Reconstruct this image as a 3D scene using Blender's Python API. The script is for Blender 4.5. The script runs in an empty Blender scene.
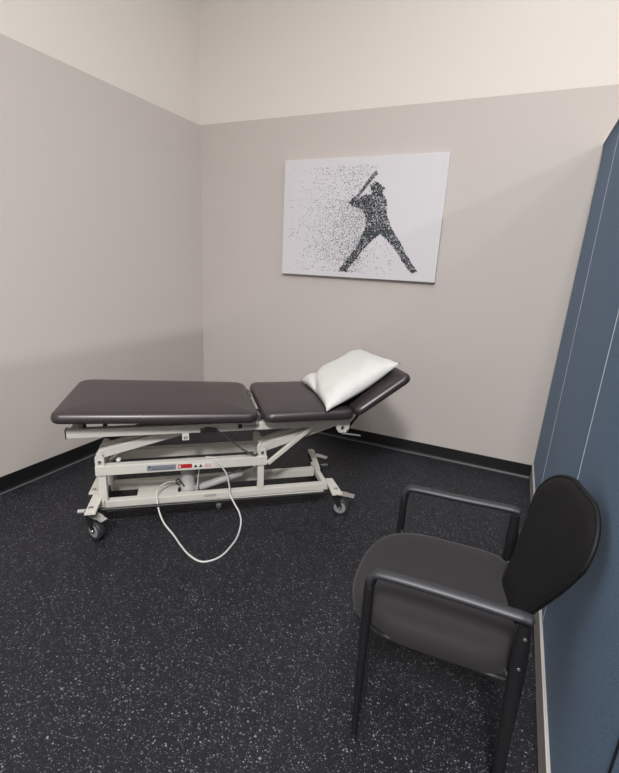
import bpy, bmesh, math, random
from mathutils import Vector, Matrix
PI = math.pi
SC = bpy.context.scene
COL = SC.collection

# ------------------------------------------------------------ camera
FPX, PITCH, ROLL, YAW = 442.587, 0.2709, 0.05, 0.4252
cp, sp = math.cos(PITCH), math.sin(PITCH)
cy, sy = math.cos(YAW), math.sin(YAW)
F = Vector((-sy * cp, cy * cp, -sp)); R = Vector((cy, sy, 0)); U = R.cross(F)
c, s = math.cos(ROLL), math.sin(ROLL)
R2 = c * R + s * U; U2 = -s * R + c * U
cam_d = bpy.data.cameras.new('camera'); cam = bpy.data.objects.new('camera', cam_d); COL.objects.link(cam)
cam_d.sensor_fit = 'VERTICAL'; cam_d.sensor_height = 24; cam_d.sensor_width = 24 * 619 / 773
cam_d.lens = FPX / 773 * 24; cam_d.clip_start = 0.05
M = Matrix.Identity(4)
for i in range(3):
    M[i][0] = R2[i]; M[i][1] = U2[i]; M[i][2] = -F[i]
M[0][3], M[1][3], M[2][3] = 2.590, -3.282, 1.393
cam.matrix_world = M
SC.camera = cam

# ------------------------------------------------------------ world, lamps, exposure
w = bpy.data.worlds.new('world'); SC.world = w; w.use_nodes = True
w.node_tree.nodes['Background'].inputs[0].default_value = (0.9, 0.93, 1, 1)
w.node_tree.nodes['Background'].inputs[1].default_value = 0.3
SC.view_settings.view_transform = 'Standard'; SC.view_settings.look = 'None'
SC.view_settings.exposure = 0.0; SC.view_settings.gamma = 1; SC.view_settings.use_curve_mapping = False


def area(name, loc, sx, sy_, power, col=(1, 0.99, 1.0)):
    d = bpy.data.lights.new(name, 'AREA'); d.shape = 'RECTANGLE'; d.size = sx; d.size_y = sy_
    d.energy = power; d.color = col
    o = bpy.data.objects.new(name, d); o.location = loc; COL.objects.link(o); return o


area('ceiling_lamp_over_picture', (2.85, -1.1, 4.2), 0.3, 1.2, 14)
area('fill_lamp_over_divider', (2.8, -3.2, 4.2), 0.3, 1.2, 60)  # unseen fill lamp, added to even out the wall brightness
area('fill_lamp_behind_camera', (2.8, -5.4, 4.2), 0.6, 1.2, 385)  # fill added behind the view, carries most of the wall light
area('ceiling_lamp_beyond_divider', (7.2, -1.2, 4.2), 0.3, 1.2, 240)
area('fill_lamp_gym_middle', (5.0, -3.2, 4.2), 0.3, 1.2, 35)  # weak fill added past the divider, no fixture seen there

# ------------------------------------------------------------ helpers


def lin(c):
    return tuple(((x / 255) / 12.92 if x / 255 <= 0.04045 else ((x / 255 + 0.055) / 1.055) ** 2.4) for x in c)


def mat(name, rgb, rough=0.5, metal=0.0, bump=None, var=None, coat=0.0, spec=0.5, sheen=0.0):
    """rgb linear; bump=(scale, strength, distance); var=(scale, amount)"""
    m = bpy.data.materials.new(name); m.use_nodes = True
    nt = m.node_tree; b = nt.nodes['Principled BSDF']
    b.inputs['Base Color'].default_value = (*rgb, 1); b.inputs['Roughness'].default_value = rough
    b.inputs['Metallic'].default_value = metal; b.inputs['Coat Weight'].default_value = coat
    b.inputs['Specular IOR Level'].default_value = spec; b.inputs['Sheen Weight'].default_value = sheen
    tc = nt.nodes.new('ShaderNodeTexCoord')
    if bump:
        n = nt.nodes.new('ShaderNodeTexNoise'); n.inputs['Scale'].default_value = bump[0]; n.inputs['Detail'].default_value = 4
        nt.links.new(tc.outputs['Object'], n.inputs['Vector'])
        bp = nt.nodes.new('ShaderNodeBump'); bp.inputs['Strength'].default_value = bump[1]; bp.inputs['Distance'].default_value = bump[2]
        nt.links.new(n.outputs['Fac'], bp.inputs['Height']); nt.links.new(bp.outputs['Normal'], b.inputs['Normal'])
    if var:
        n = nt.nodes.new('ShaderNodeTexNoise'); n.inputs['Scale'].default_value = var[0]; n.inputs['Detail'].default_value = 5
        nt.links.new(tc.outputs['Object'], n.inputs['Vector'])
        r = nt.nodes.new('ShaderNodeValToRGB')
        r.color_ramp.elements[0].position = 0.3; r.color_ramp.elements[1].position = 0.7
        r.color_ramp.elements[0].color = (*[x * (1 - var[1]) for x in rgb], 1)
        r.color_ramp.elements[1].color = (*[min(1, x * (1 + var[1])) for x in rgb], 1)
        nt.links.new(n.outputs['Fac'], r.inputs['Fac']); nt.links.new(r.outputs['Color'], b.inputs['Base Color'])
    return m


def link(name, me, m, parent=None, kind=None, label=None):
    o = bpy.data.objects.new(name, me); COL.objects.link(o)
    for mm in (m if isinstance(m, (list, tuple)) else [m]): me.materials.append(mm)
    if parent: o.parent = parent
    if kind: o['kind'] = kind
    if label: o['label'] = label
    return o


def empty(name, loc, rz, label, cat):
    o = bpy.data.objects.new(name, None); COL.objects.link(o); o.empty_display_size = 0.1
    o.location = loc; o.rotation_euler = (0, 0, rz); o['label'] = label; o['category'] = cat
    return o


class MB:
    """mesh collector"""
    def __init__(self): self.v = []; self.f = []; self.mi = []; self.sm = []

    def add(self, vs, fs, mi=0, smooth=False):
        b = len(self.v); self.v += [tuple(p) for p in vs]
        for f in fs: self.f.append([b + i for i in f]); self.mi.append(mi); self.sm.append(smooth)
        return self

    def addbm(self, bm, mi=0, smooth=False):
        bm.verts.index_update()
        self.add([v.co for v in bm.verts], [[v.index for v in f.verts] for f in bm.faces], mi, smooth); bm.free(); return self

    def box(self, x0, x1, y0, y1, z0, z1, bev=0.0, mi=0, M=None, seg=2):
        bm = bmesh.new(); bmesh.ops.create_cube(bm, size=1)
        for v in bm.verts:
            v.co = Vector(((x0 + x1) / 2 + v.co.x * (x1 - x0), (y0 + y1) / 2 + v.co.y * (y1 - y0), (z0 + z1) / 2 + v.co.z * (z1 - z0)))
        if bev: bmesh.ops.bevel(bm, geom=bm.edges[:], offset=bev, segments=seg, affect='EDGES', profile=0.5)
        if M: bmesh.ops.transform(bm, matrix=M, verts=bm.verts)
        return self.addbm(bm, mi, False)

    def bar(self, a, b, wd, h, up=(0, 0, 1), bev=0.003, mi=0):
        """rectangular bar from a to b: wd across, h along up"""
        a = Vector(a); b = Vector(b); d = b - a; L = d.length; x = d.normalized()
        z = Vector(up); z = (z - x * z.dot(x)).normalized(); y = z.cross(x)
        T = Matrix(((x.x, y.x, z.x, a.x), (x.y, y.y, z.y, a.y), (x.z, y.z, z.z, a.z), (0, 0, 0, 1)))
        return self.box(0, L, -wd / 2, wd / 2, -h / 2, h / 2, bev, mi, T)

    def tube(self, pts, r, n=12, mi=0, cap=True, up=None):
        """round / oval tube; r = number, list, or list of (ra, rb) with ra along 'side', rb along up"""
        P = [Vector(p) for p in pts]; N = len(P); rings = []; prev = None
        for i in range(N):
            t = (P[min(i + 1, N - 1)] - P[max(i - 1, 0)]).normalized()
            if up is not None: ref = Vector(up)
            else: ref = prev if prev is not None else (Vector((0, 0, 1)) if abs(t.z) < 0.9 else Vector((1, 0, 0)))
            u = ref - t * ref.dot(t)
            if u.length < 1e-4: u = (prev if prev is not None else Vector((1, 0, 0)))
            u.normalize(); prev = u; sd = t.cross(u)
            rr = r[i] if isinstance(r, list) else r
            ra, rb = rr if isinstance(rr, tuple) else (rr, rr)
            rings.append([P[i] + sd * (ra * math.cos(2 * PI * k / n)) + u * (rb * math.sin(2 * PI * k / n)) for k in range(n)])
        vs = [p for q in rings for p in q]
        fs = [[i * n + k, i * n + (k + 1) % n, (i + 1) * n + (k + 1) % n, (i + 1) * n + k] for i in range(N - 1) for k in range(n)]
        self.add(vs, fs, mi, True)
        if cap:
            self.add(rings[0], [list(range(n))[::-1]], mi); self.add(rings[-1], [list(range(n))], mi)
        return self

    def cyl(self, a, b, r, n=20, mi=0, bev=0.0):
        a = Vector(a); b = Vector(b); d = (b - a); L = d.length; t = d / L
        if bev: return self.tube([a, a + t * 1e-5, a + t * bev, b - t * bev, b - t * 1e-5, b], [r - bev, r - bev, r, r, r - bev, r - bev], n, mi)
        return self.tube([a, b], r, n, mi)

    def prism(self, poly, z0, z1, bev=0.0, mi=0, M=None):
        bm = bmesh.new(); n = len(poly)
        a = [bm.verts.new((x, y, z0)) for x, y in poly]; b = [bm.verts.new((x, y, z1)) for x, y in poly]
        bm.faces.new(a[::-1]); bm.faces.new(b)
        for i in range(n): bm.faces.new((a[i], a[(i + 1) % n], b[(i + 1) % n], b[i]))
        bmesh.ops.recalc_face_normals(bm, faces=bm.faces)
        if bev: bmesh.ops.bevel(bm, geom=[e for e in bm.edges if abs(e.verts[0].co.z - e.verts[1].co.z) < 1e-6], offset=bev, segments=2, affect='EDGES')
        if M: bmesh.ops.transform(bm, matrix=M, verts=bm.verts)
        return self.addbm(bm, mi)

    def mesh(self, name, off=(0, 0, 0), smooth_all=False):
        me = bpy.data.meshes.new(name)
        me.from_pydata([(x - off[0], y - off[1], z - off[2]) for x, y, z in self.v], [], self.f)
        for p, mi, sm in zip(me.polygons, self.mi, self.sm): p.material_index = mi; p.use_smooth = sm or smooth_all
        me.update(); return me

    def build(self, name, m, parent=None, off=(0, 0, 0), **k):
        return link(name, self.mesh(name, off), m, parent, **k)


def spline(pts, n=8):
    """Catmull-Rom through the points"""
    P = [Vector(p) for p in pts]; P = [2 * P[0] - P[1]] + P + [2 * P[-1] - P[-2]]; out = []
    for i in range(1, len(P) - 2):
        for k in range(n):
            t = k / n; a, b, c_, d = P[i - 1:i + 3]
            out.append(0.5 * ((2 * b) + (c_ - a) * t + (2 * a - 5 * b + 4 * c_ - d) * t * t + (3 * b - a - 3 * c_ + d) * t ** 3))
    out.append(P[-2]); return out


# ------------------------------------------------------------ materials
PAINT_LOW = mat('greige_wall_paint', lin((191, 184, 178)), 0.75, bump=(180, 0.12, 0.002))
PAINT_HIGH = mat('cream_wall_paint', lin((216, 210, 203)), 0.75, bump=(180, 0.12, 0.002))
CEIL = mat('ceiling_paint', (0.75, 0.74, 0.72), 0.9, bump=(60, 0.2, 0.003))
BASE = mat('black_rubber_base', (0.008, 0.008, 0.008), 0.42)
TOE = mat('dusty_toe_highlight', (0.10, 0.10, 0.105), 0.6)  # highlight along the toe painted as lighter grey, with some dust
VINYL = mat('dark_upholstery_vinyl', (0.030, 0.022, 0.023), 0.37, bump=(350, 0.08, 0.001), spec=0.75)
STEEL = mat('cream_powder_coat', lin((200, 197, 188)), 0.38, bump=(120, 0.04, 0.001))
CHROME = mat('zinc_plated_steel', (0.62, 0.62, 0.6), 0.28, 1.0)
DARKMET = mat('dark_steel_rod', (0.03, 0.03, 0.032), 0.4, 0.6)
BLACKPL = mat('black_plastic', (0.012, 0.012, 0.013), 0.4)
RUBBER = mat('grey_black_tyre_rubber', (0.03, 0.03, 0.033), 0.5)
HUB = mat('grey_wheel_core', (0.22, 0.22, 0.23), 0.4)
MOTOR = mat('grey_motor_plastic', lin((165, 165, 162)), 0.45)
CORD = mat('pale_grey_cord_sheath', lin((196, 196, 190)), 0.45)
GCORD = mat('grey_cord_sheath', lin((72, 72, 74)), 0.5)
FAB = mat('charcoal_seat_fabric', (0.019, 0.0165, 0.0185), 0.8, bump=(900, 0.3, 0.001), spec=0.35, sheen=0.05)
MESHFAB = mat('black_backrest_fabric', (0.005, 0.005, 0.0056), 0.55, bump=(420, 0.5, 0.002), spec=0.3)
FRAMEB = mat('black_powder_coat', (0.007, 0.007, 0.008), 0.48, bump=(300, 0.1, 0.0006))
ARMP = mat('dark_grey_arm_urethane', (0.024, 0.025, 0.029), 0.45)
PILLOW = mat('white_pillow_cover', lin((205, 205, 201)), 0.7, bump=(40, 0.12, 0.004))
CANVAS = mat('white_printed_canvas', lin((205, 203, 206)), 0.6, bump=(900, 0.1, 0.0005))
TRIM = mat('white_metal_trim', lin((190, 188, 184)), 0.35)
SEAM = mat('pale_panel_edge', lin((176, 184, 194)), 0.5)
WHITE = mat('white_label_stock', lin((215, 212, 205)), 0.5)
RED = mat('red_label_ink', lin((168, 28, 30)), 0.5)
BLUEG = mat('blue_grey_label', lin((124, 127, 137)), 0.4)
INK = mat('black_ink', (0.01, 0.01, 0.012), 0.6)
INKS = [mat('ink_black', lin((22, 24, 26)), 0.7), mat('ink_charcoal', lin((58, 62, 66)), 0.7),
        mat('ink_grey', lin((120, 125, 130)), 0.7), mat('ink_slate_blue', lin((92, 102, 118)), 0.7)]


def floor_mat():
    m = bpy.data.materials.new('speckled_rubber_floor'); m.use_nodes = True
    nt = m.node_tree; N = nt.nodes; L = nt.links; b = N['Principled BSDF']
    tc = N.new('ShaderNodeTexCoord')
    warp = N.new('ShaderNodeTexNoise'); warp.inputs['Scale'].default_value = 60
    L.new(tc.outputs['Object'], warp.inputs['Vector'])
    mixv = N.new('ShaderNodeVectorMath'); mixv.operation = 'MULTIPLY_ADD'
    L.new(warp.outputs['Color'], mixv.inputs[0]); mixv.inputs[1].default_value = (0.012, 0.012, 0.0); L.new(tc.outputs['Object'], mixv.inputs[2])
    masks = []
    for sc_, thr, size in ((105, 0.88, 0.34), (150, 0.82, 0.38), (300, 0.80, 0.4)):
        v = N.new('ShaderNodeTexVoronoi'); v.voronoi_dimensions = '2D'; v.inputs['Scale'].default_value = sc_
        L.new(mixv.outputs[0], v.inputs['Vector'])
        sep = N.new('ShaderNodeSeparateColor'); L.new(v.outputs['Color'], sep.inputs[0])
        a = N.new('ShaderNodeMath'); a.operation = 'GREATER_THAN'; L.new(sep.outputs[0], a.inputs[0]); a.inputs[1].default_value = thr
        d = N.new('ShaderNodeMath'); d.operation = 'LESS_THAN'; L.new(v.outputs['Distance'], d.inputs[0])
        sz = N.new('ShaderNodeMath'); sz.operation = 'MULTIPLY'; L.new(sep.outputs[1], sz.inputs[0]); sz.inputs[1].default_value = size
        L.new(sz.outputs[0], d.inputs[1])
        e = N.new('ShaderNodeMath'); e.operation = 'MULTIPLY'; L.new(a.outputs[0], e.inputs[0]); L.new(d.outputs[0], e.inputs[1])
        g = N.new('ShaderNodeMath'); g.operation = 'MULTIPLY_ADD'; L.new(sep.outputs[2], g.inputs[0]); g.inputs[1].default_value = 0.7; g.inputs[2].default_value = 0.3
        h = N.new('ShaderNodeMath'); h.operation = 'MULTIPLY'; L.new(e.outputs[0], h.inputs[0]); L.new(g.outputs[0], h.inputs[1])
        masks.append(h)
    mx = N.new('ShaderNodeMath'); mx.operation = 'MAXIMUM'; L.new(masks[0].outputs[0], mx.inputs[0]); L.new(masks[1].outputs[0], mx.inputs[1])
    mx2 = N.new('ShaderNodeMath'); mx2.operation = 'MAXIMUM'; L.new(mx.outputs[0], mx2.inputs[0]); L.new(masks[2].outputs[0], mx2.inputs[1])
    n2 = N.new('ShaderNodeTexNoise'); n2.inputs['Scale'].default_value = 140; L.new(tc.outputs['Object'], n2.inputs['Vector'])
    r = N.new('ShaderNodeValToRGB'); L.new(n2.outputs['Fac'], r.inputs['Fac'])
    r.color_ramp.elements[0].position = 0.35; r.color_ramp.elements[1].position = 0.7
    r.color_ramp.elements[0].color = (0.0062, 0.0064, 0.0090, 1); r.color_ramp.elements[1].color = (0.0135, 0.0137, 0.0185, 1)
    mix = N.new('ShaderNodeMix'); mix.data_type = 'RGBA'; L.new(mx2.outputs[0], mix.inputs['Factor'])
    L.new(r.outputs['Color'], mix.inputs['A']); mix.inputs['B'].default_value = (0.22, 0.225, 0.25, 1)
    L.new(mix.outputs['Result'], b.inputs['Base Color'])
    b.inputs['Roughness'].default_value = 0.48; b.inputs['Specular IOR Level'].default_value = 0.3
    bp = N.new('ShaderNodeBump'); bp.inputs['Strength'].default_value = 0.25; bp.inputs['Distance'].default_value = 0.002
    L.new(n2.outputs['Fac'], bp.inputs['Height']); L.new(bp.outputs['Normal'], b.inputs['Normal'])
    return m


def fabric_blue():
    m = mat('blue_divider_fabric', lin((92, 124, 156)), 0.85, bump=(700, 0.4, 0.001), sheen=0.17, spec=0.2)
    m.node_tree.nodes['Principled BSDF'].inputs['Sheen Tint'].default_value = (0.8, 0.9, 1, 1)
    nt = m.node_tree; b = nt.nodes['Principled BSDF']; tc = nt.nodes.new('ShaderNodeTexCoord')
    n = nt.nodes.new('ShaderNodeTexNoise'); n.inputs['Scale'].default_value = 420; n.inputs['Detail'].default_value = 3
    nt.links.new(tc.outputs['Object'], n.inputs['Vector'])
    r = nt.nodes.new('ShaderNodeValToRGB'); r.color_ramp.elements[0].position = 0.36; r.color_ramp.elements[1].position = 0.64
    r.color_ramp.elements[0].color = (*lin((58, 84, 112)), 1); r.color_ramp.elements[1].color = (*lin((92, 122, 154)), 1)
    nt.links.new(n.outputs['Fac'], r.inputs['Fac']); nt.links.new(r.outputs['Color'], b.inputs['Base Color'])
    return m


# ------------------------------------------------------------ room shell
HP = 2.441; HC = 4.3; XR = 10.0; YR = -8.0


def quad(name, pts_m, mats):
    mb = MB()
    for q, mi in pts_m: mb.add(q, [[0, 1, 2, 3]], mi)
    return mb.build(name, mats, kind='structure')


fl = MB().box(-0.1, XR, YR, 0.1, -0.1, 0.0).build('floor', floor_mat(), kind='structure')
MB().box(-0.12, XR, YR, 0.12, HC, HC + 0.1).build('ceiling', CEIL, kind='structure')
mb = MB(); mb.box(-0.1, 0, YR, 0.0, 0, HP, mi=0); mb.box(-0.1, 0, YR, 0.0, HP, HC, mi=1)
mb.build('wall_left', [PAINT_LOW, PAINT_HIGH], kind='structure')
mb = MB(); mb.box(-0.1, XR, 0, 0.1, 0, HP, mi=0); mb.box(-0.1, XR, 0, 0.1, HP, HC, mi=1)
mb.build('wall_back', [PAINT_LOW, PAINT_HIGH], kind='structure')
mb = MB(); mb.box(XR, XR + 0.1, YR, 0.1, 0, HP, mi=0); mb.box(XR, XR + 0.1, YR, 0.1, HP, HC, mi=1)
mb.build('wall_right', [PAINT_LOW, PAINT_HIGH], kind='structure')
mb = MB(); mb.box(-0.1, XR + 0.1, YR - 0.1, YR, 0, HP, mi=0); mb.box(-0.1, XR + 0.1, YR - 0.1, YR, HP, HC, mi=1)
mb.build('wall_front', [PAINT_LOW, PAINT_HIGH], kind='structure')

# rubber cove base with a toe that curves out onto the floor
prof = [(0, 0), (0.020, 0.0), (0.0205, 0.0015), (0.012, 0.004), (0.0065, 0.011), (0.0045, 0.02), (0.004, 0.095), (0.003, 0.0985), (0, 0.0985)]


def cove(name, fn, a, b):
    mb = MB(); n = len(prof)
    vs = [fn(a, d, z) for d, z in prof] + [fn(b, d, z) for d, z in prof]
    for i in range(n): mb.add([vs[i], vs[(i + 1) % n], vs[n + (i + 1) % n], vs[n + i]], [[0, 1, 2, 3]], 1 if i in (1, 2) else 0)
    mb.add(vs[:n], [list(range(n))]); mb.add(vs[n:], [list(range(n))])
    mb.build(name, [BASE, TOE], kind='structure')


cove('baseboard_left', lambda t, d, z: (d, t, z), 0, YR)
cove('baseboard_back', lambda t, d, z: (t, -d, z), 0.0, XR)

# ------------------------------------------------------------ blue divider on the right
LEAN = math.atan(0.017)
div = empty('room_divider', (2.855, -0.004, 0), 0, 'tall blue fabric divider with pale seams and a white foot rail, behind the black chair', 'divider')
div.rotation_euler = (0, LEAN, 0)
BLUE = fabric_blue(); DH = 2.135
seams_b = [0.0, -0.70, -1.63, -2.52, -3.45]; seams_t = [0.0, -0.56, -1.55, -2.47, -3.40]
for i in range(4):
    g = 0.003
    b0, b1, t0, t1 = seams_b[i] - (g if i else 0), seams_b[i + 1] + g, seams_t[i] - (g if i else 0), seams_t[i + 1] + g
    mb = MB(); bm = bmesh.new()
    vs = [bm.verts.new(p) for p in [(0.004, b0, 0.125), (0.004, b1, 0.125), (0.004, t1, DH), (0.004, t0, DH), (0.06, b0, 0.125), (0.06, b1, 0.125), (0.06, t1, DH), (0.06, t0, DH)]]
    for f in [(0, 3, 2, 1), (4, 5, 6, 7), (0, 1, 5, 4), (1, 2, 6, 5), (2, 3, 7, 6), (3, 0, 4, 7)]: bm.faces.new([vs[k] for k in f])
    bmesh.ops.bevel(bm, geom=bm.edges[:], offset=0.003, segments=2, affect='EDGES')
    mb.addbm(bm); mb.build('fabric_panel', BLUE, div)
for i in (1, 2, 3):
    mb = MB(); mb.bar((0.0055, seams_b[i], 0.125), (0.0055, seams_t[i], DH - 0.001), 0.006, 0.006, up=(0, 1, 0), bev=0)
    mb.build('seam_strip', SEAM if i < 3 else INK, div)
MB().box(0.001, 0.0035, -0.012, 0.0, 0.126, DH).build('edge_trim', TRIM, div)
MB().box(-0.002, 0.066, -3.45, 0, DH + 0.0005, DH + 0.007, 0.002).build('top_trim', TRIM, div)
mb = MB(); mb.box(0.0, 0.066, -3.45, 0, 0.0, 0.124, 0.002); mb.box(-0.006, 0.0, -3.45, 0, 0.116, 0.124, 0.002)
mb.build('foot_rail', TRIM, div)

# ------------------------------------------------------------ picture
CX, CZ, CW, CH, CD = 1.431, 1.719, 0.607, 0.414, 0.035
pic = empty('canvas_picture', (CX, -0.002, CZ), 0, 'white canvas picture of a batter dissolving into dark specks, hung on the back wall', 'picture')
MB().box(-CW, CW, -CD, 0, -CH, CH, 0.003).build('stretched_canvas', CANVAS, pic)
SIL = {'bat': [(-0.014, 0.159), (0.005, 0.15), (0.095, 0.26), (0.133, 0.3), (0.12, 0.318), (0.105, 0.315), (0.073, 0.274), (0.03, 0.219)],
       'head': [(0.083, 0.202), (0.086, 0.225), (0.103, 0.241), (0.129, 0.245), (0.155, 0.236), (0.173, 0.219), (0.194, 0.202), (0.178, 0.196), (0.178, 0.174), (0.183, 0.163), (0.149, 0.156), (0.103, 0.166)],
       'body': [(-0.072, 0.113), (-0.038, 0.148), (-0.014, 0.159), (0.005, 0.148), (0.047, 0.162), (0.103, 0.17), (0.183, 0.163), (0.205, 0.137), (0.217, 0.084), (0.222, 0.03), (0.241, -0.012), (0.27, -0.066), (0.291, -0.098), (0.21, -0.116), (0.19, -0.095), (0.111, -0.16), (0.067, -0.113), (0.056, -0.091), (0.072, -0.036), (0.062, 0.03), (0.036, 0.068), (-0.001, 0.079), (-0.039, 0.091)],
       'lleg': [(0.056, -0.091), (0.036, -0.148), (0.009, -0.203), (-0.038, -0.255), (-0.07, -0.301), (-0.106, -0.352), (-0.11, -0.374), (-0.048, -0.373), (-0.046, -0.349), (-0.008, -0.31), (0.049, -0.227), (0.111, -0.16), (0.173, -0.103), (0.17, -0.067), (0.084, -0.058)],
       'rleg': [(0.17, -0.067), (0.2, -0.109), (0.242, -0.143), (0.3, -0.191), (0.345, -0.256), (0.388, -0.304), (0.421, -0.34), (0.438, -0.359), (0.48, -0.351), (0.474, -0.335), (0.451, -0.317), (0.413, -0.264), (0.384, -0.232), (0.358, -0.184), (0.324, -0.136), (0.291, -0.096), (0.27, -0.066)]}


def inside(x, y, poly):
    r = False; j = len(poly) - 1
    for i in range(len(poly)):
        xi, yi = poly[i]; xj, yj = poly[j]
        if (yi > y) != (yj > y) and x < (xj - xi) * (y - yi) / (yj - yi) + xi: r = not r
        j = i
    return r


rnd = random.Random(5)


def fleck(mb, x, z, s_, d, mi):
    a = rnd.random() * PI; n = rnd.choice((3, 4, 4)); e = rnd.uniform(0.5, 1)
    vs = []
    for k in range(n):
        t = 2 * PI * k / n + a; px, pz = s_ * math.cos(t), s_ * e * math.sin(t)
        vs.append((x + px * math.cos(a) - pz * math.sin(a), -CD - d, z + px * math.sin(a) + pz * math.cos(a)))
    mb.add(vs, [list(range(n))], mi)


fig = MB(); cnt = 0
for nm, poly in SIL.items():
    xs = [p[0] for p in poly]; zs = [p[1] for p in poly]
    ar = (max(xs) - min(xs)) * (max(zs) - min(zs))
    for _ in range(int(ar * (42000 if nm != 'bat' else 110000))):
        x = rnd.uniform(min(xs), max(xs)); z = rnd.uniform(min(zs), max(zs))
        if not inside(x, z, poly): continue
        dark = {'bat': 0.8, 'head': 0.9, 'body': 0.62, 'lleg': 0.68, 'rleg': 0.55}[nm]
        if z < -0.32: dark = 0.9
        if nm == 'body' and z > 0.08: dark = 0.8
        mi = rnd.choices((0, 1, 2, 3), (dark, 0.3, 0.17, 0.1))[0]
        cnt += 1
        fleck(fig, x, z, rnd.uniform(0.003, 0.0075) * (0.6 if nm == 'bat' else 1), 0.0004 + 0.0000003 * cnt, mi)
fig.build('batter_figure', INKS, pic, label='dark mottled figure of a batter with raised bat')
sp_ = MB(); k = 0
while k < 5200:
    x = rnd.uniform(-0.57, 0.30); z = rnd.uniform(-0.375, 0.36)
    if x < 0.13:
        edge = -0.03 if z < 0 else 0.0
        d = max(0, edge - x)
        p = math.exp(-d / 0.26) * (1.0 if z < 0.14 else 0.45)
        if x > 0.05 and z < 0: p *= 0.25
        if z > 0.14 and x > 0.02: p *= 0.6
        p *= max(0.06, min(1, (x + 0.60) / 0.3))
        if z < -0.3: p *= 0.6
    else:
        p = 0.12 if (z < -0.12 and abs(x - 0.2) < 0.12) else 0
    if rnd.random() > p: continue
    k += 1
    fleck(sp_, x, z, rnd.choice((0.0018, 0.0024, 0.0032, 0.0044)), 0.0002 + 1e-8 * k, rnd.choices((0, 1, 2, 3), (0.38, 0.35, 0.3, 0.42))[0])
sp_.build('scattered_specks', INKS, pic, kind='stuff')

# ------------------------------------------------------------ treatment table
OFF = (0.60, 0.28, 0)
TH = math.radians(39.6)
uu = Vector((math.cos(TH), math.sin(TH), 0)); nn = Vector((-math.sin(TH), math.cos(TH), 0))
base = Vector((0.835, -1.933, 0)) + uu * OFF[0] + nn * OFF[1]
tab = empty('treatment_table', base, TH, 'wheeled height-adjustable treatment table with dark padded top and cream steel frame', 'treatment table')


def T(mb, name, m, parent=tab, **k): return mb.build(name, m, parent, OFF, **k)


def pad(L, W_, th, r, crown=0.006, rback=None):
    """upholstered pad lying in x 0..L, y 0..W, z 0..th"""
    def ring(ins, z):
        x0, x1, y0, y1 = ins, L - ins, ins, W_ - ins; out = []
        for X_, Y_, a0, r0 in ((1, 0, -90, r), (1, 1, 0, rback or r), (0, 1, 90, rback or r), (0, 0, 180, r)):
            rr = max(0.012, r0 - ins); cx = x1 - rr if X_ else x0 + rr; cy_ = y1 - rr if Y_ else y0 + rr
            for k in range(7):
                a = math.radians(a0 + 90 * k / 6); out.append((cx + rr * math.cos(a), cy_ + rr * math.sin(a), z))
        return out
    prof_ = [(0.035, 0.0), (0.012, 0.0), (0.004, 0.004), (0.0, 0.014), (0.0, th * 0.5), (0.004, th - 0.016), (0.011, th - 0.008), (0.022, th - 0.003), (0.045, th), (0.11, th + crown), (0.2, th + crown * 1.3)]
    rings = [ring(a, z) for a, z in prof_]; n = len(rings[0]); mb = MB()
    vs = [p for q in rings for p in q]
    fs = [[i * n + k, i * n + (k + 1) % n, (i + 1) * n + (k + 1) % n, (i + 1) * n + k] for i in range(len(rings) - 1) for k in range(n)]
    fs.append(list(range(n))[::-1]); fs.append([(len(rings) - 1) * n + k for k in range(n)])
    mb.add(vs, fs, 0, True)
    return mb


def place(mb, a, ang, at=(0, 0, 0)):
    """rotate about y by ang (nose up positive along +x) and move"""
    ca, sa = math.cos(ang), math.sin(ang)
    mb.v = [(a[0] + x * ca - z * sa, a[1] + y, a[2] + x * sa + z * ca) for x, y, z in mb.v]; return mb


WP = 0.65
T(place(pad(0.968, WP, 0.056, 0.05, rback=0.085), (-0.156, -0.025, 0.623), -0.040), 'foot_pad', VINYL)
T(place(pad(0.505, WP, 0.056, 0.055), (0.840, -0.025, 0.583), 0.0), 'middle_pad', VINYL)
HA = math.radians(34)
T(place(pad(0.378, WP, 0.050, 0.05), (1.358, -0.022, 0.590), HA), 'head_pad', VINYL, label='tilted-up head section of the padded top')

# upper frame
mb = MB()
mb.box(-0.111, 1.325, 0.06, 0.098, 0.518, 0.563, 0.003); mb.box(-0.111, 1.325, 0.522, 0.560, 0.518, 0.563, 0.003)
for x in (-0.08, 0.50, 0.826, 1.27): mb.box(x - 0.018, x + 0.018, 0.098, 0.522, 0.520, 0.560, 0.003)
T(mb, 'upper_frame', STEEL)
mb = MB(); mb.box(-0.1135, -0.1085, 0.0585, 0.0995, 0.5165, 0.5645); T(mb, 'rail_end_cap', BLACKPL)
for x, n_ in ((-0.03, 0.085), (-0.03, 0.535)):
    mb = MB(); mb.tube([(x, n_, 0.563), (x, n_, 0.590), (x, n_, 0.606), (x, n_, 0.626)], [0.008, 0.009, 0.017, 0.017], 14); T(mb, 'rubber_stop', BLACKPL)
for n_ in (0.11, 0.47):
    mb = MB(); mb.bar((0.03, n_, 0.606), (0.77, n_, 0.578), 0.03, 0.02); mb.bar((0.06, n_, 0.56), (0.06, n_, 0.605), 0.03, 0.02, up=(1, 0, 0)); T(mb, 'pad_support', DARKMET)
# hinges in the gap between the pads
for n_ in (0.085, 0.535):
    mb = MB(); mb.box(0.812, 0.840, n_ - 0.018, n_ + 0.018, 0.561, 0.598, 0.004); mb.cyl((0.826, n_ - 0.03, 0.602), (0.826, n_ + 0.03, 0.602), 0.007, 14, bev=0.002)
    T(mb, 'pad_hinge', CHROME)
mb = MB(); mb.box(0.818, 0.834, 0.10, 0.52, 0.570, 0.582, 0.002); T(mb, 'hinge_bar', CHROME)

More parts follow.
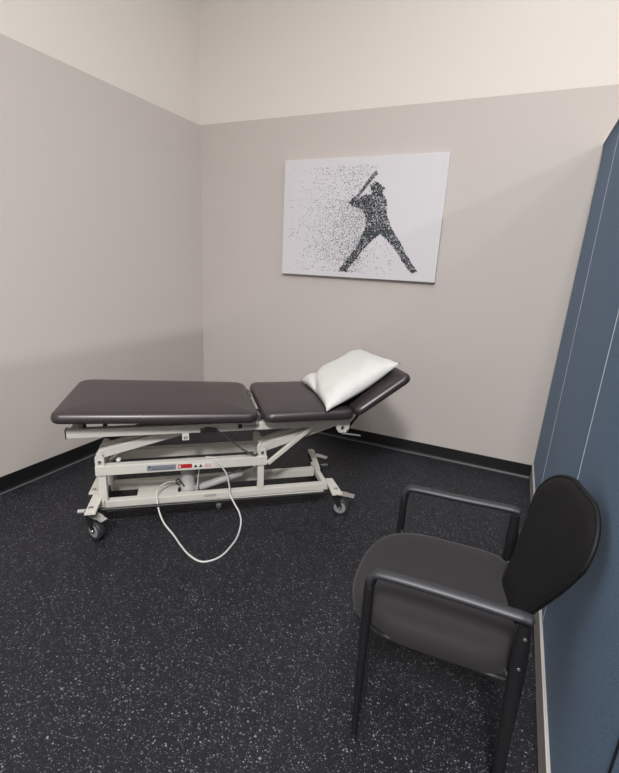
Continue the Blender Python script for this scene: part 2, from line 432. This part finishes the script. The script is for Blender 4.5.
# head hinge brackets with release lever and strut
for n_ in (0.052, 0.566):
    Mx = Matrix(((1, 0, 0, 0), (0, 0, 1, n_), (0, 1, 0, 0), (0, 0, 0, 1)))
    mb = MB(); mb.prism([(1.262, 0.56), (1.262, 0.508), (1.275, 0.488), (1.298, 0.478), (1.322, 0.484), (1.337, 0.505), (1.340, 0.575), (1.30, 0.575)], -0.006, 0.004, 0.001, M=Mx)
    s1 = -0.012 if n_ < 0.3 else 0.012
    mb.cyl((1.295, n_, 0.515), (1.295, n_ + s1, 0.515), 0.010, 14, mi=1)
    mb.cyl((1.325, n_, 0.495), (1.325, n_ + s1, 0.495), 0.006, 12, mi=1)
    T(mb, 'head_hinge_bracket', [STEEL, CHROME])
    mb = MB(); mb.bar((1.328, n_ + 0.006, 0.500), (1.395, n_ + 0.006, 0.590), 0.006, 0.016, up=(0, 0, 1)); T(mb, 'head_strut', DARKMET)
mb = MB(); mb.bar((1.30, 0.040, 0.482), (1.398, 0.02, 0.470), 0.018, 0.006); mb.bar((1.29, 0.045, 0.487), (1.31, 0.038, 0.481), 0.02, 0.012); T(mb, 'release_lever', CHROME)

# middle frame and posts
for n_, x0, x1, z1, z0 in ((0.12, -0.004, 0.883, 0.343, 0.290), (0.305, -0.004, 0.880, 0.347, 0.292)):
    mb = MB(); mb.box(x0, x1, n_ - 0.022, n_ + 0.022, z0, z1, 0.003); T(mb, 'middle_beam', STEEL)
mb = MB(); mb.box(-0.002, 0.036, 0.142, 0.283, 0.295, 0.340, 0.003); T(mb, 'cross_beam', STEEL)
mb = MB(); mb.box(0.84, 0.875, 0.142, 0.283, 0.295, 0.340, 0.003); T(mb, 'cross_beam', STEEL)
for x in (0.024, 0.850):
    for n_ in (0.123, 0.303):
        wd = 0.040 if x < 0.1 else 0.036
        mb = MB(); mb.box(x - wd / 2, x + wd / 2, n_ - 0.017, n_ + 0.017, 0.138, 0.294, 0.003); T(mb, 'post', STEEL)
# pivot brackets
for x in (0.020, 0.855):
    for n_ in (0.105, 0.150, 0.275, 0.322):
        Mx = Matrix(((1, 0, 0, x), (0, 0, 1, n_), (0, 1, 0, 0.342), (0, 0, 0, 1)))
        mb = MB(); mb.prism([(-0.022, 0), (0.022, 0), (0.022, 0.045), (0.012, 0.062), (-0.012, 0.066), (-0.022, 0.05)], -0.004, 0.004, 0.001, M=Mx)
        mb.cyl((x, n_ - 0.009, 0.342 + 0.026), (x, n_ + 0.009, 0.342 + 0.026), 0.009, 12, mi=1)
        T(mb, 'pivot_bracket', [STEEL, CHROME])
# lift arms
for xa, xb, za, zb in ((0.020, 0.50, 0.400, 0.528), (0.862, 1.26, 0.385, 0.512)):
    for n_ in (0.135, 0.210):
        mb = MB(); mb.bar((xa, n_, za), (xb, n_, zb), 0.032, 0.046, bev=0.004); mb.cyl((xa, n_ - 0.024, za), (xa, n_ + 0.024, za), 0.017, 16)
        T(mb, 'lift_arm', STEEL)
mb = MB(); mb.bar((0.886, 0.100, 0.300), (1.135, 0.100, 0.508), 0.022, 0.024, bev=0.004); T(mb, 'diagonal_brace', STEEL)
mb = MB(); mb.cyl((0.055, 0.17, 0.345), (0.14, 0.17, 0.415), 0.006, 10); mb.cyl((0.14, 0.17, 0.415), (0.30, 0.17, 0.49), 0.010, 12); T(mb, 'thin_strut', CHROME)
mb = MB(); mb.box(0.095, 0.115, 0.125, 0.15, 0.352, 0.366, 0.003); T(mb, 'bumper_block', WHITE)
# base frame
mb = MB()
mb.box(0.028, 1.228, 0.105, 0.145, 0.099, 0.139, 0.003); mb.box(0.034, 1.228, 0.103, 0.140, 0.080, 0.0960, 0.002)
mb.box(0.028, 1.215, 0.285, 0.325, 0.100, 0.151, 0.003)
T(mb, 'base_rail', STEEL)
mb = MB(); mb.bar((1.236, 0.095, 0.125), (1.236, 0.40, 0.125), 0.028, 0.040, bev=0.003); T(mb, 'end_tube', STEEL)
mb = MB(); mb.bar((0.012, 0.10, 0.125), (0.002, 0.40, 0.125), 0.030, 0.040, bev=0.003); T(mb, 'end_tube', STEEL)
mb = MB(); mb.cyl((-0.085, 0.066, 0.116), (1.240, 0.066, 0.100), 0.0085, 12); T(mb, 'brake_rod', DARKMET)
mb = MB(); mb.cyl((-0.07, 0.420, 0.100), (1.336, 0.420, 0.100), 0.0095, 12); T(mb, 'brake_rod', DARKMET)
mb = MB(); mb.cyl((-0.094, 0.066, 0.116), (-0.055, 0.066, 0.116), 0.0100, 12); T(mb, 'rod_tip', MOTOR)
mb = MB(); mb.cyl((1.30, 0.420, 0.100), (1.345, 0.420, 0.100), 0.0115, 12); T(mb, 'rod_tip', CHROME)
# caster plates
for poly, bolt in (([(-0.042, -0.032), (0.010, -0.034), (0.016, 0.158), (-0.036, 0.165)], (-0.021, 0.021)),
                   ([(-0.062, 0.176), (-0.004, 0.172), (0.004, 0.555), (-0.052, 0.560)], (-0.042, 0.212)),
                   ([(1.230, -0.052), (1.290, -0.052), (1.288, 0.135), (1.244, 0.137)], (1.268, 0.004)),
                   ([(1.224, 0.270), (1.250, 0.270), (1.286, 0.535), (1.286, 0.560), (1.274, 0.572), (1.252, 0.572), (1.244, 0.558)], (1.268, 0.535))):
    mb = MB(); mb.prism(poly, 0.146, 0.158, 0.002)
    mb.cyl((*bolt, 0.157), (*bolt, 0.1585), 0.013, 16, mi=1); mb.cyl((*bolt, 0.158), (*bolt, 0.163), 0.008, 6, mi=1)
    T(mb, 'caster_plate', [STEEL, CHROME])


def caster(u_, n_, ang):
    """swivel caster below a plate; ang = rolling direction in world"""
    a = ang - TH; dx, dy = math.cos(a), math.sin(a); sx_, sy2 = -dy, dx
    def q(f, s_, z): return (u_ + f * dx + s_ * sx_, n_ + f * dy + s_ * sy2, z)
    tr = 0.032
    mb = MB(); mb.cyl(q(0, 0, 0.128), q(0, 0, 0.146), 0.030, 18)
    for sd in (-0.021, 0.021):
        P = [q(-0.022, sd, 0.126), q(0.028, sd, 0.126), q(tr + 0.014, sd, 0.05), q(tr, sd, 0.038), q(tr - 0.014, sd, 0.05)]
        P2 = [tuple(Vector(p) + Vector((sx_, sy2, 0)) * 0.003) for p in P]
        m = len(P); mb.add(P + P2, [list(range(m)), list(range(m, 2 * m))[::-1]] + [[i, (i + 1) % m, m + (i + 1) % m, m + i] for i in range(m)])
    mb.box(-0.022, 0.028, -0.024, 0.024, 0.122, 0.129, M=Matrix(((dx, sx_, 0, u_), (dy, sy2, 0, n_), (0, 0, 1, 0), (0, 0, 0, 1))))
    root = T(mb, 'caster', DARKMET)
    mb = MB()
    rr = [0.040, 0.047, 0.050, 0.050, 0.047, 0.040]; ss = [-0.016, -0.0155, -0.010, 0.010, 0.0155, 0.016]
    mb.tube([q(tr, s_, 0.05) for s_ in ss], rr, 28)
    T(mb, 'tyre', RUBBER, root)
    mb = MB(); mb.cyl(q(tr, -0.0175, 0.05), q(tr, 0.0175, 0.05), 0.034, 24, bev=0.001); T(mb, 'wheel_core', HUB, root)
    mb = MB(); mb.cyl(q(tr, -0.026, 0.05), q(tr, 0.026, 0.05), 0.009, 12, bev=0.002); T(mb, 'axle', CHROME, root)
    mb = MB(); mb.bar(q(0.0, 0, 0.134), q(0.070, 0, 0.131), 0.046, 0.008, bev=0.002); mb.bar(q(0.065, 0, 0.131), q(0.108, 0, 0.127), 0.040, 0.007, bev=0.002)
    T(mb, 'brake_pedal', CHROME, root)


caster(-0.021, 0.010, math.radians(-5)); caster(1.268, 0.004, math.radians(12))
caster(-0.021, 0.530, math.radians(10)); caster(1.268, 0.535, math.radians(5))

# drive: platform, motor, lifting tube
mb = MB(); mb.box(0.18, 0.445, 0.146, 0.284, 0.112, 0.128, 0.003); T(mb, 'motor_tray', STEEL)
mb = MB(); mb.tube([(0.45, 0.2, 0.128), (0.45, 0.2, 0.15), (0.45, 0.2, 0.16), (0.45, 0.2, 0.30)], [0.045, 0.045, 0.037, 0.037], 24); mb.box(0.47, 0.50, 0.175, 0.225, 0.10, 0.15, 0.006)
T(mb, 'motor', MOTOR)
mb = MB(); mb.cyl((0.512, 0.2, 0.128), (0.755, 0.2, 0.203), 0.021, 18, bev=0.004); T(mb, 'actuator_tube', MOTOR)
mb = MB(); mb.cyl((0.74, 0.2, 0.1985), (0.84, 0.2, 0.229), 0.008, 12); T(mb, 'actuator_rod', CHROME)
mb = MB()
mb.tube(spline([(0.40, 0.21, 0.15), (0.385, 0.19, 0.175), (0.40, 0.18, 0.20), (0.43, 0.165, 0.16)]), 0.004, 8)
mb.tube(spline([(0.50, 0.17, 0.12), (0.505, 0.155, 0.20), (0.515, 0.15, 0.28), (0.53, 0.15, 0.32)]), 0.0035, 8, mi=1)
mb.box(0.395, 0.41, 0.165, 0.18, 0.128, 0.15, 0.002)
T(mb, 'drive_wiring', [BLACKPL, CORD])

# little fittings on the rails
mb = MB(); mb.box(0.535, 0.60, 0.1032, 0.105, 0.118, 0.134); T(mb, 'rail_plate', MOTOR)
mb = MB(); mb.box(0.60, 0.627, 0.085, 0.10, 0.055, 0.075, 0.002); mb.cyl((0.613, 0.093, 0.04), (0.613, 0.093, 0.1), 0.005, 10); T(mb, 'rail_clip', CHROME)
mb = MB(); mb.box(0.430, 0.464, 0.0595, 0.062, 0.480, 0.518, 0.001); mb.box(0.438, 0.456, 0.0588, 0.0595, 0.486, 0.501, mi=1); mb.box(0.442, 0.452, 0.0582, 0.0588, 0.490, 0.497, mi=0)
T(mb, 'hanging_tag', [WHITE, INK])
# labels on the middle beam
NF = 0.098
mb = MB(); mb.box(0.246, 0.392, NF - 0.001, NF, 0.300, 0.330, mi=0); mb.box(0.254, 0.262, NF - 0.0016, NF - 0.001, 0.318, 0.326, mi=1)
for z in (0.307, 0.313): mb.box(0.27, 0.382, NF - 0.0015, NF - 0.001, z, z + 0.0012, mi=1)
T(mb, 'information_label', [BLUEG, INK])
mb = MB(); mb.box(0.400, 0.585, NF - 0.001, NF, 0.299, 0.331, mi=0); mb.box(0.403, 0.475, NF - 0.0016, NF - 0.001, 0.304, 0.328, mi=1)
mb.box(0.407, 0.417, NF - 0.002, NF - 0.0016, 0.310, 0.321, mi=0)
for x in (0.494, 0.520): mb.add([(x - 0.010, NF - 0.0016, 0.305), (x + 0.010, NF - 0.0016, 0.305), (x, NF - 0.0016, 0.323)], [[0, 1, 2]], 2)
for z in (0.305, 0.312, 0.319): mb.box(0.541, 0.578, NF - 0.0016, NF - 0.001, z, z + 0.0022, mi=1)
T(mb, 'warning_label', [WHITE, RED, INK])
# maker's mark on the upper rail
mb = MB(); mb.box(0.716, 0.738, 0.0588, 0.06, 0.532, 0.556)
lg = T(mb, 'maker_mark', [INK])


def text(s_, size, at, parent, m, name):
    cu = bpy.data.curves.new(name, 'FONT'); cu.body = s_; cu.size = size; cu.extrude = 0.0002
    to = bpy.data.objects.new(name, cu); COL.objects.link(to); dg = bpy.context.evaluated_depsgraph_get()
    me = bpy.data.meshes.new_from_object(to.evaluated_get(dg)); bpy.data.objects.remove(to)
    for v in me.vertices: v.co = Vector((at[0] + v.co.x - OFF[0], at[1] - v.co.z - OFF[1], at[2] + v.co.y))
    me.materials.clear(); return link(name, me, m, parent)


text('Armedica', 0.022, (0.743, 0.0592, 0.5375), lg, INK, 'lettering')
# hand control plug and its cord
mb = MB(); mb.box(0.520, 0.600, 0.040, 0.060, 0.523, 0.543, 0.005); mb.box(0.540, 0.575, 0.036, 0.058, 0.538, 0.549, 0.003); T(mb, 'hand_control_socket', BLACKPL)
mb = MB(); mb.tube(spline([(0.600, 0.050, 0.530), (0.635, 0.070, 0.500), (0.700, 0.090, 0.435), (0.760, 0.090, 0.385), (0.810, 0.100, 0.355), (0.83, 0.125, 0.3475)]), 0.0055, 10); T(mb, 'hand_control_cord', GCORD)
# pale power cord looping onto the floor
pts = [(0.42, 0.22, 0.165), (0.347, 0.20, 0.176), (0.305, 0.17, 0.171), (0.289, 0.125, 0.166), (0.289, 0.094, 0.137), (0.300, 0.05, 0.088), (0.326, 0.0, 0.044), (0.378, -0.07, 0.008),
       (0.414, -0.159, 0.0055), (0.458, -0.247, 0.0055), (0.517, -0.304, 0.0055), (0.598, -0.281, 0.0055), (0.663, -0.197, 0.0055), (0.701, -0.117, 0.0055), (0.724, -0.04, 0.03),
       (0.717, 0.0, 0.068), (0.694, 0.04, 0.102), (0.675, 0.080, 0.137), (0.671, 0.085, 0.189), (0.654, 0.088, 0.263), (0.617, 0.088, 0.322), (0.592, 0.104, 0.349), (0.55, 0.125, 0.3485)]
mb = MB(); mb.tube(spline(pts, 8), 0.0045, 10); T(mb, 'power_cord', CORD)

# ------------------------------------------------------------ pillow
pc = base
corn = [Vector(p) for p in ((1.172, -0.032, 0.640), (1.630, 0.074, 0.876), (1.607, 0.620, 0.852), (1.166, 0.575, 0.648))]   # front-low, front-high, rear-high, rear-low
NP = 30; mb = MB(); top = []; bot = []
rnd2 = random.Random(2)
for j in range(NP + 1):
    for i in range(NP + 1):
        a, b = i / NP, j / NP
        # pull the sides in between the corners
        A, B = 2 * a - 1, 2 * b - 1
        pin = 0.10
        a2 = 0.5 + 0.5 * A * (1 - pin * (1 - B * B) * abs(A) ** 3); b2 = 0.5 + 0.5 * B * (1 - pin * (1 - A * A) * abs(B) ** 3)
        p = corn[0].lerp(corn[1], a2).lerp(corn[3].lerp(corn[2], a2), b2)
        # the low half lies flat, then rises with the head section
        h = (max(0, 1 - A ** 4) * max(0, 1 - B ** 4)) ** 0.75
        sag = -0.035 * math.sin(PI * a) * (1 - 0.3 * B * B)
        nrm = Vector((-0.46, 0, 0.89))
        wr = 0.006 * math.sin(17 * a + 6 * b + 2 * math.sin(9 * b)) * (abs(B) ** 2) * h + 0.004 * math.sin(23 * b - 8 * a) * abs(A) ** 2 * h
        q_ = a / 0.30 + (1 - b) / 0.55 - 1
        crease = -0.030 * math.exp(-(q_ / 0.16) ** 2)
        wr += 0.007 * math.exp(-(B + 0.75) ** 2 / 0.04) * math.sin(34 * a) * h
        t = p + nrm * (0.072 * h + sag * 0.3 + wr + crease * min(1, h * 1.5))
        bt = p + nrm * (-0.030 * h + sag)
        surf = max(0.652, 0.590 + (bt.x - 1.358) * 0.6745 + 0.075)
        bt.z = max(bt.z, surf if bt.y > -0.015 else bt.z); t.z = max(t.z, bt.z + 0.001 * h)
        top.append(t); bot.append(bt)
n = NP + 1
idx_b = {}
vs = list(top)
for j in range(n):
    for i in range(n):
        if i in (0, NP) or j in (0, NP): idx_b[(i, j)] = j * n + i; vs[j * n + i] = (top[j * n + i] + bot[j * n + i]) / 2
        else: idx_b[(i, j)] = len(vs); vs.append(bot[j * n + i])
fs = []
for j in range(NP):
    for i in range(NP):
        fs.append([j * n + i, j * n + i + 1, (j + 1) * n + i + 1, (j + 1) * n + i])
        fs.append([idx_b[(i, j)], idx_b[(i, j + 1)], idx_b[(i + 1, j + 1)], idx_b[(i + 1, j)]])
cen = sum(corn, Vector()) / 4
mb.add([(p.x - cen.x, p.y - cen.y, p.z - cen.z) for p in vs], fs, 0, True)
pil = link('pillow', mb.mesh('pillow'), PILLOW)
pil.location = Vector((0.835, -1.933, 0)) + uu * cen.x + nn * cen.y + Vector((0, 0, cen.z)); pil.rotation_euler = (0, 0, TH)
pil['label'] = 'plump white pillow leaning on the raised head end of the treatment table'; pil['category'] = 'pillow'

# ------------------------------------------------------------ chair
ch = empty('guest_chair', (2.5, -2.0, 0), math.radians(3.2), 'black four-legged chair with armrests, its back against the blue divider', 'chair')


def sell(t, ex): return math.copysign(abs(math.cos(t)) ** (2 / ex), math.cos(t)), math.copysign(abs(math.sin(t)) ** (2 / ex), math.sin(t))


# seat cushion: rounded front (towards -x), squarer rear
def seat_ring(ins, z, n=56):
    out = []
    for k in range(n):
        t = 2 * PI * k / n; ex = 2.7 if math.cos(t) < 0 else 6.0
        x, y = sell(t, ex); hw = 0.243
        out.append((-0.018 + x * (0.246 - ins), -0.006 + y * (hw - ins), z - 0.010 * (max(0, -x) ** 3)))
    return out


pr = [(0.03, 0.372), (0.010, 0.372), (0.001, 0.382), (0.0, 0.405), (0.004, 0.428), (0.014, 0.445), (0.035, 0.453), (0.09, 0.458), (0.16, 0.459)]
rings = [seat_ring(a, z) for a, z in pr]; n = 56; mb = MB()
fs = [[i * n + k, i * n + (k + 1) % n, (i + 1) * n + (k + 1) % n, (i + 1) * n + k] for i in range(len(rings) - 1) for k in range(n)]
fs.append(list(range(n))[::-1]); fs.append([(len(rings) - 1) * n + k for k in range(n)])
mb.add([p for q in rings for p in q], fs, 0, True); mb.build('seat', FAB, ch)
mb = MB(); rings = [seat_ring(0.014, 0.371), seat_ring(0.014, 0.366), seat_ring(0.03, 0.362)]
fs = [[i * n + k, i * n + (k + 1) % n, (i + 1) * n + (k + 1) % n, (i + 1) * n + k] for i in range(2) for k in range(n)]
fs.append(list(range(n))[::-1]); fs.append([2 * n + k for k in range(n)])
mb.add([p for q in rings for p in q], fs, 0, True); mb.build('seat_pan', BLACKPL, ch)

# backrest: shield shape, curved in plan, reclined
NB, MB_ = 26, 22; mb = MB()
ZB, ZT = 0.43, 0.848


def back_pt(a, b, side):
    """a across -1..1, b up 0..1"""
    z = ZB + (ZT - ZB) * b
    q = min(1, b / 0.72); hw = 0.082 + 0.106 * (q - 0.18 * math.sin(2 * PI * q) / (2 * PI))
    if b > 0.70: hw = min(hw, 0.187 * max(0, 1 - ((b - 0.70) / 0.30) ** 2.2) ** (1 / 2.4))
    if b < 0.12: hw *= max(0, 1 - ((0.12 - b) / 0.12) ** 2.5) ** (1 / 2.5)
    y = a * hw
    x = 0.2055 + 0.312 * (z - 0.45) - 0.025 * (y / 0.225) ** 2 - 0.185 * y + 0.008 * math.sin(PI * b)
    th = 0.028 * max(0.0, 1 - abs(a) ** 6) ** 0.5 * math.sqrt(max(0, 1 - (2 * b - 1) ** 10))
    return (x + (-th / 2 if side == 0 else th / 2), y - 0.020, z)


for side in (0, 1):
    vs = []
    for j in range(MB_ + 1):
        b = 0.5 - 0.5 * math.cos(PI * j / MB_)
        for i in range(NB + 1):
            a = math.sin(PI / 2 * (2 * i / NB - 1)); vs.append(back_pt(a, b, side))
    n = NB + 1
    fs = [[j * n + i, j * n + i + 1, (j + 1) * n + i + 1, (j + 1) * n + i] for j in range(MB_) for i in range(NB)]
    if side: fs = [f[::-1] for f in fs]
    mb.add(vs, fs, 0, True)
bk = mb.build('backrest', MESHFAB, ch)
# piping round the edge of the backrest
edge = [back_pt(1, 0.03 + 0.96 * (0.5 - 0.5 * math.cos(PI * i / 63)), 0) for i in range(64)]
edge2 = [back_pt(-1, 0.03 + 0.96 * (0.5 - 0.5 * math.cos(PI * i / 63)), 0) for i in range(64)]
mb = MB()
E1 = edge; E2 = edge2[::-1]
mb.tube([Vector(p) for p in E1 + E2 + [E1[0]]], 0.0065, 8, up=(1, 0, 0), cap=False); mb.build('backrest_rim', MESHFAB, bk)

for sgn in (-1, 1):
    y = 0.268 if sgn > 0 else -0.258; yr = 0.274 if sgn > 0 else -0.263
    # front leg, bend, arm, rear end: the leg and arm tubes
    mb = MB(); P = [(-0.176, y, 0.0), (-0.176, y, 0.15), (-0.175, y, 0.35), (-0.174, y, 0.53)]
    mb.tube(P + [(-0.173, y, 0.56), (-0.166, y, 0.578)], [(0.009, 0.008), (0.011, 0.010), (0.0135, 0.012), (0.0145, 0.013), (0.0145, 0.013), (0.013, 0.012)], 16, up=(0, 1, 0))
    mb.build('leg', FRAMEB, ch)
    mb = MB()
    mb.tube([(0.232, yr, 0.0), (0.222, yr, 0.14), (0.217, yr, 0.38), (0.214, yr, 0.50), (0.212, yr, 0.578)], [(0.014, 0.010), (0.016, 0.011), (0.020, 0.012), (0.019, 0.012), (0.015, 0.011)], 16, up=(0, 1, 0))
    lg_ = mb.build('leg', FRAMEB, ch)
    for z in (0.455, 0.545):
        mb = MB(); mb.cyl((0.216, yr + 0.010 * sgn, z), (0.216, yr + 0.0135 * sgn, z), 0.0045, 12, bev=0.001); mb.build('screw', CHROME, lg_)
    mb = MB()
    mb.tube(spline([(-0.172, y, 0.545), (-0.172, y, 0.572), (-0.160, y, 0.590), (-0.135, y, 0.597), (0.02, y, 0.598), (0.17, yr, 0.598), (0.208, yr, 0.597), (0.230, yr, 0.592)], 5),
            [(0.013, 0.012)] * 5 + [(0.015, 0.012)] * 5 + [(0.017, 0.0115)] * 5 + [(0.0175, 0.012)] * 10 + [(0.018, 0.012)] * 5 + [(0.017, 0.012)] * 4 + [(0.013, 0.009), (0.006, 0.004)], 18, up=(0, 0, 1) if False else None)
    mb.build('armrest', ARMP, ch)
    # side rail curving below the seat
    mb = MB(); ys = 0.25 if sgn > 0 else -0.245
    mb.tube(spline([(-0.170, y - 0.01 * sgn, 0.415), (-0.145, ys, 0.395), (-0.10, ys - 0.01 * sgn, 0.380), (0.05, ys - 0.02 * sgn, 0.372), (0.16, ys - 0.01 * sgn, 0.374), (0.20, ys, 0.385), (0.220, yr - 0.012 * sgn, 0.400)], 6), 0.0085, 12)
    mb.build('side_rail', FRAMEB, ch)
    mb = MB(); mb.bar((0.228, ys - 0.035 * sgn, 0.40), (0.236 - 0.02 * sgn, ys - 0.16 * sgn - 0.01, 0.52), 0.03, 0.008, up=(1, 0, 0), bev=0.002); mb.build('back_bracket', FRAMEB, ch)
    mb = MB(); mb.cyl((0.195, ys - 0.018 * sgn, 0.395), (0.205, ys + 0.006 * sgn, 0.395), 0.005, 12); mb.build('rail_bolt', CHROME, ch)
    for x, yy, r_ in ((-0.176, y, 0.0115), (0.232, yr, 0.016)):
        mb = MB(); mb.cyl((x, yy, 0.0), (x, yy, 0.012), r_, 14, bev=0.002); mb.build('foot_glide', BLACKPL, ch)
for x in (-0.12, 0.17):
    mb = MB(); mb.cyl((x, -0.24, 0.368), (x, 0.24, 0.368), 0.009, 12); mb.build('cross_rail', FRAMEB, ch)
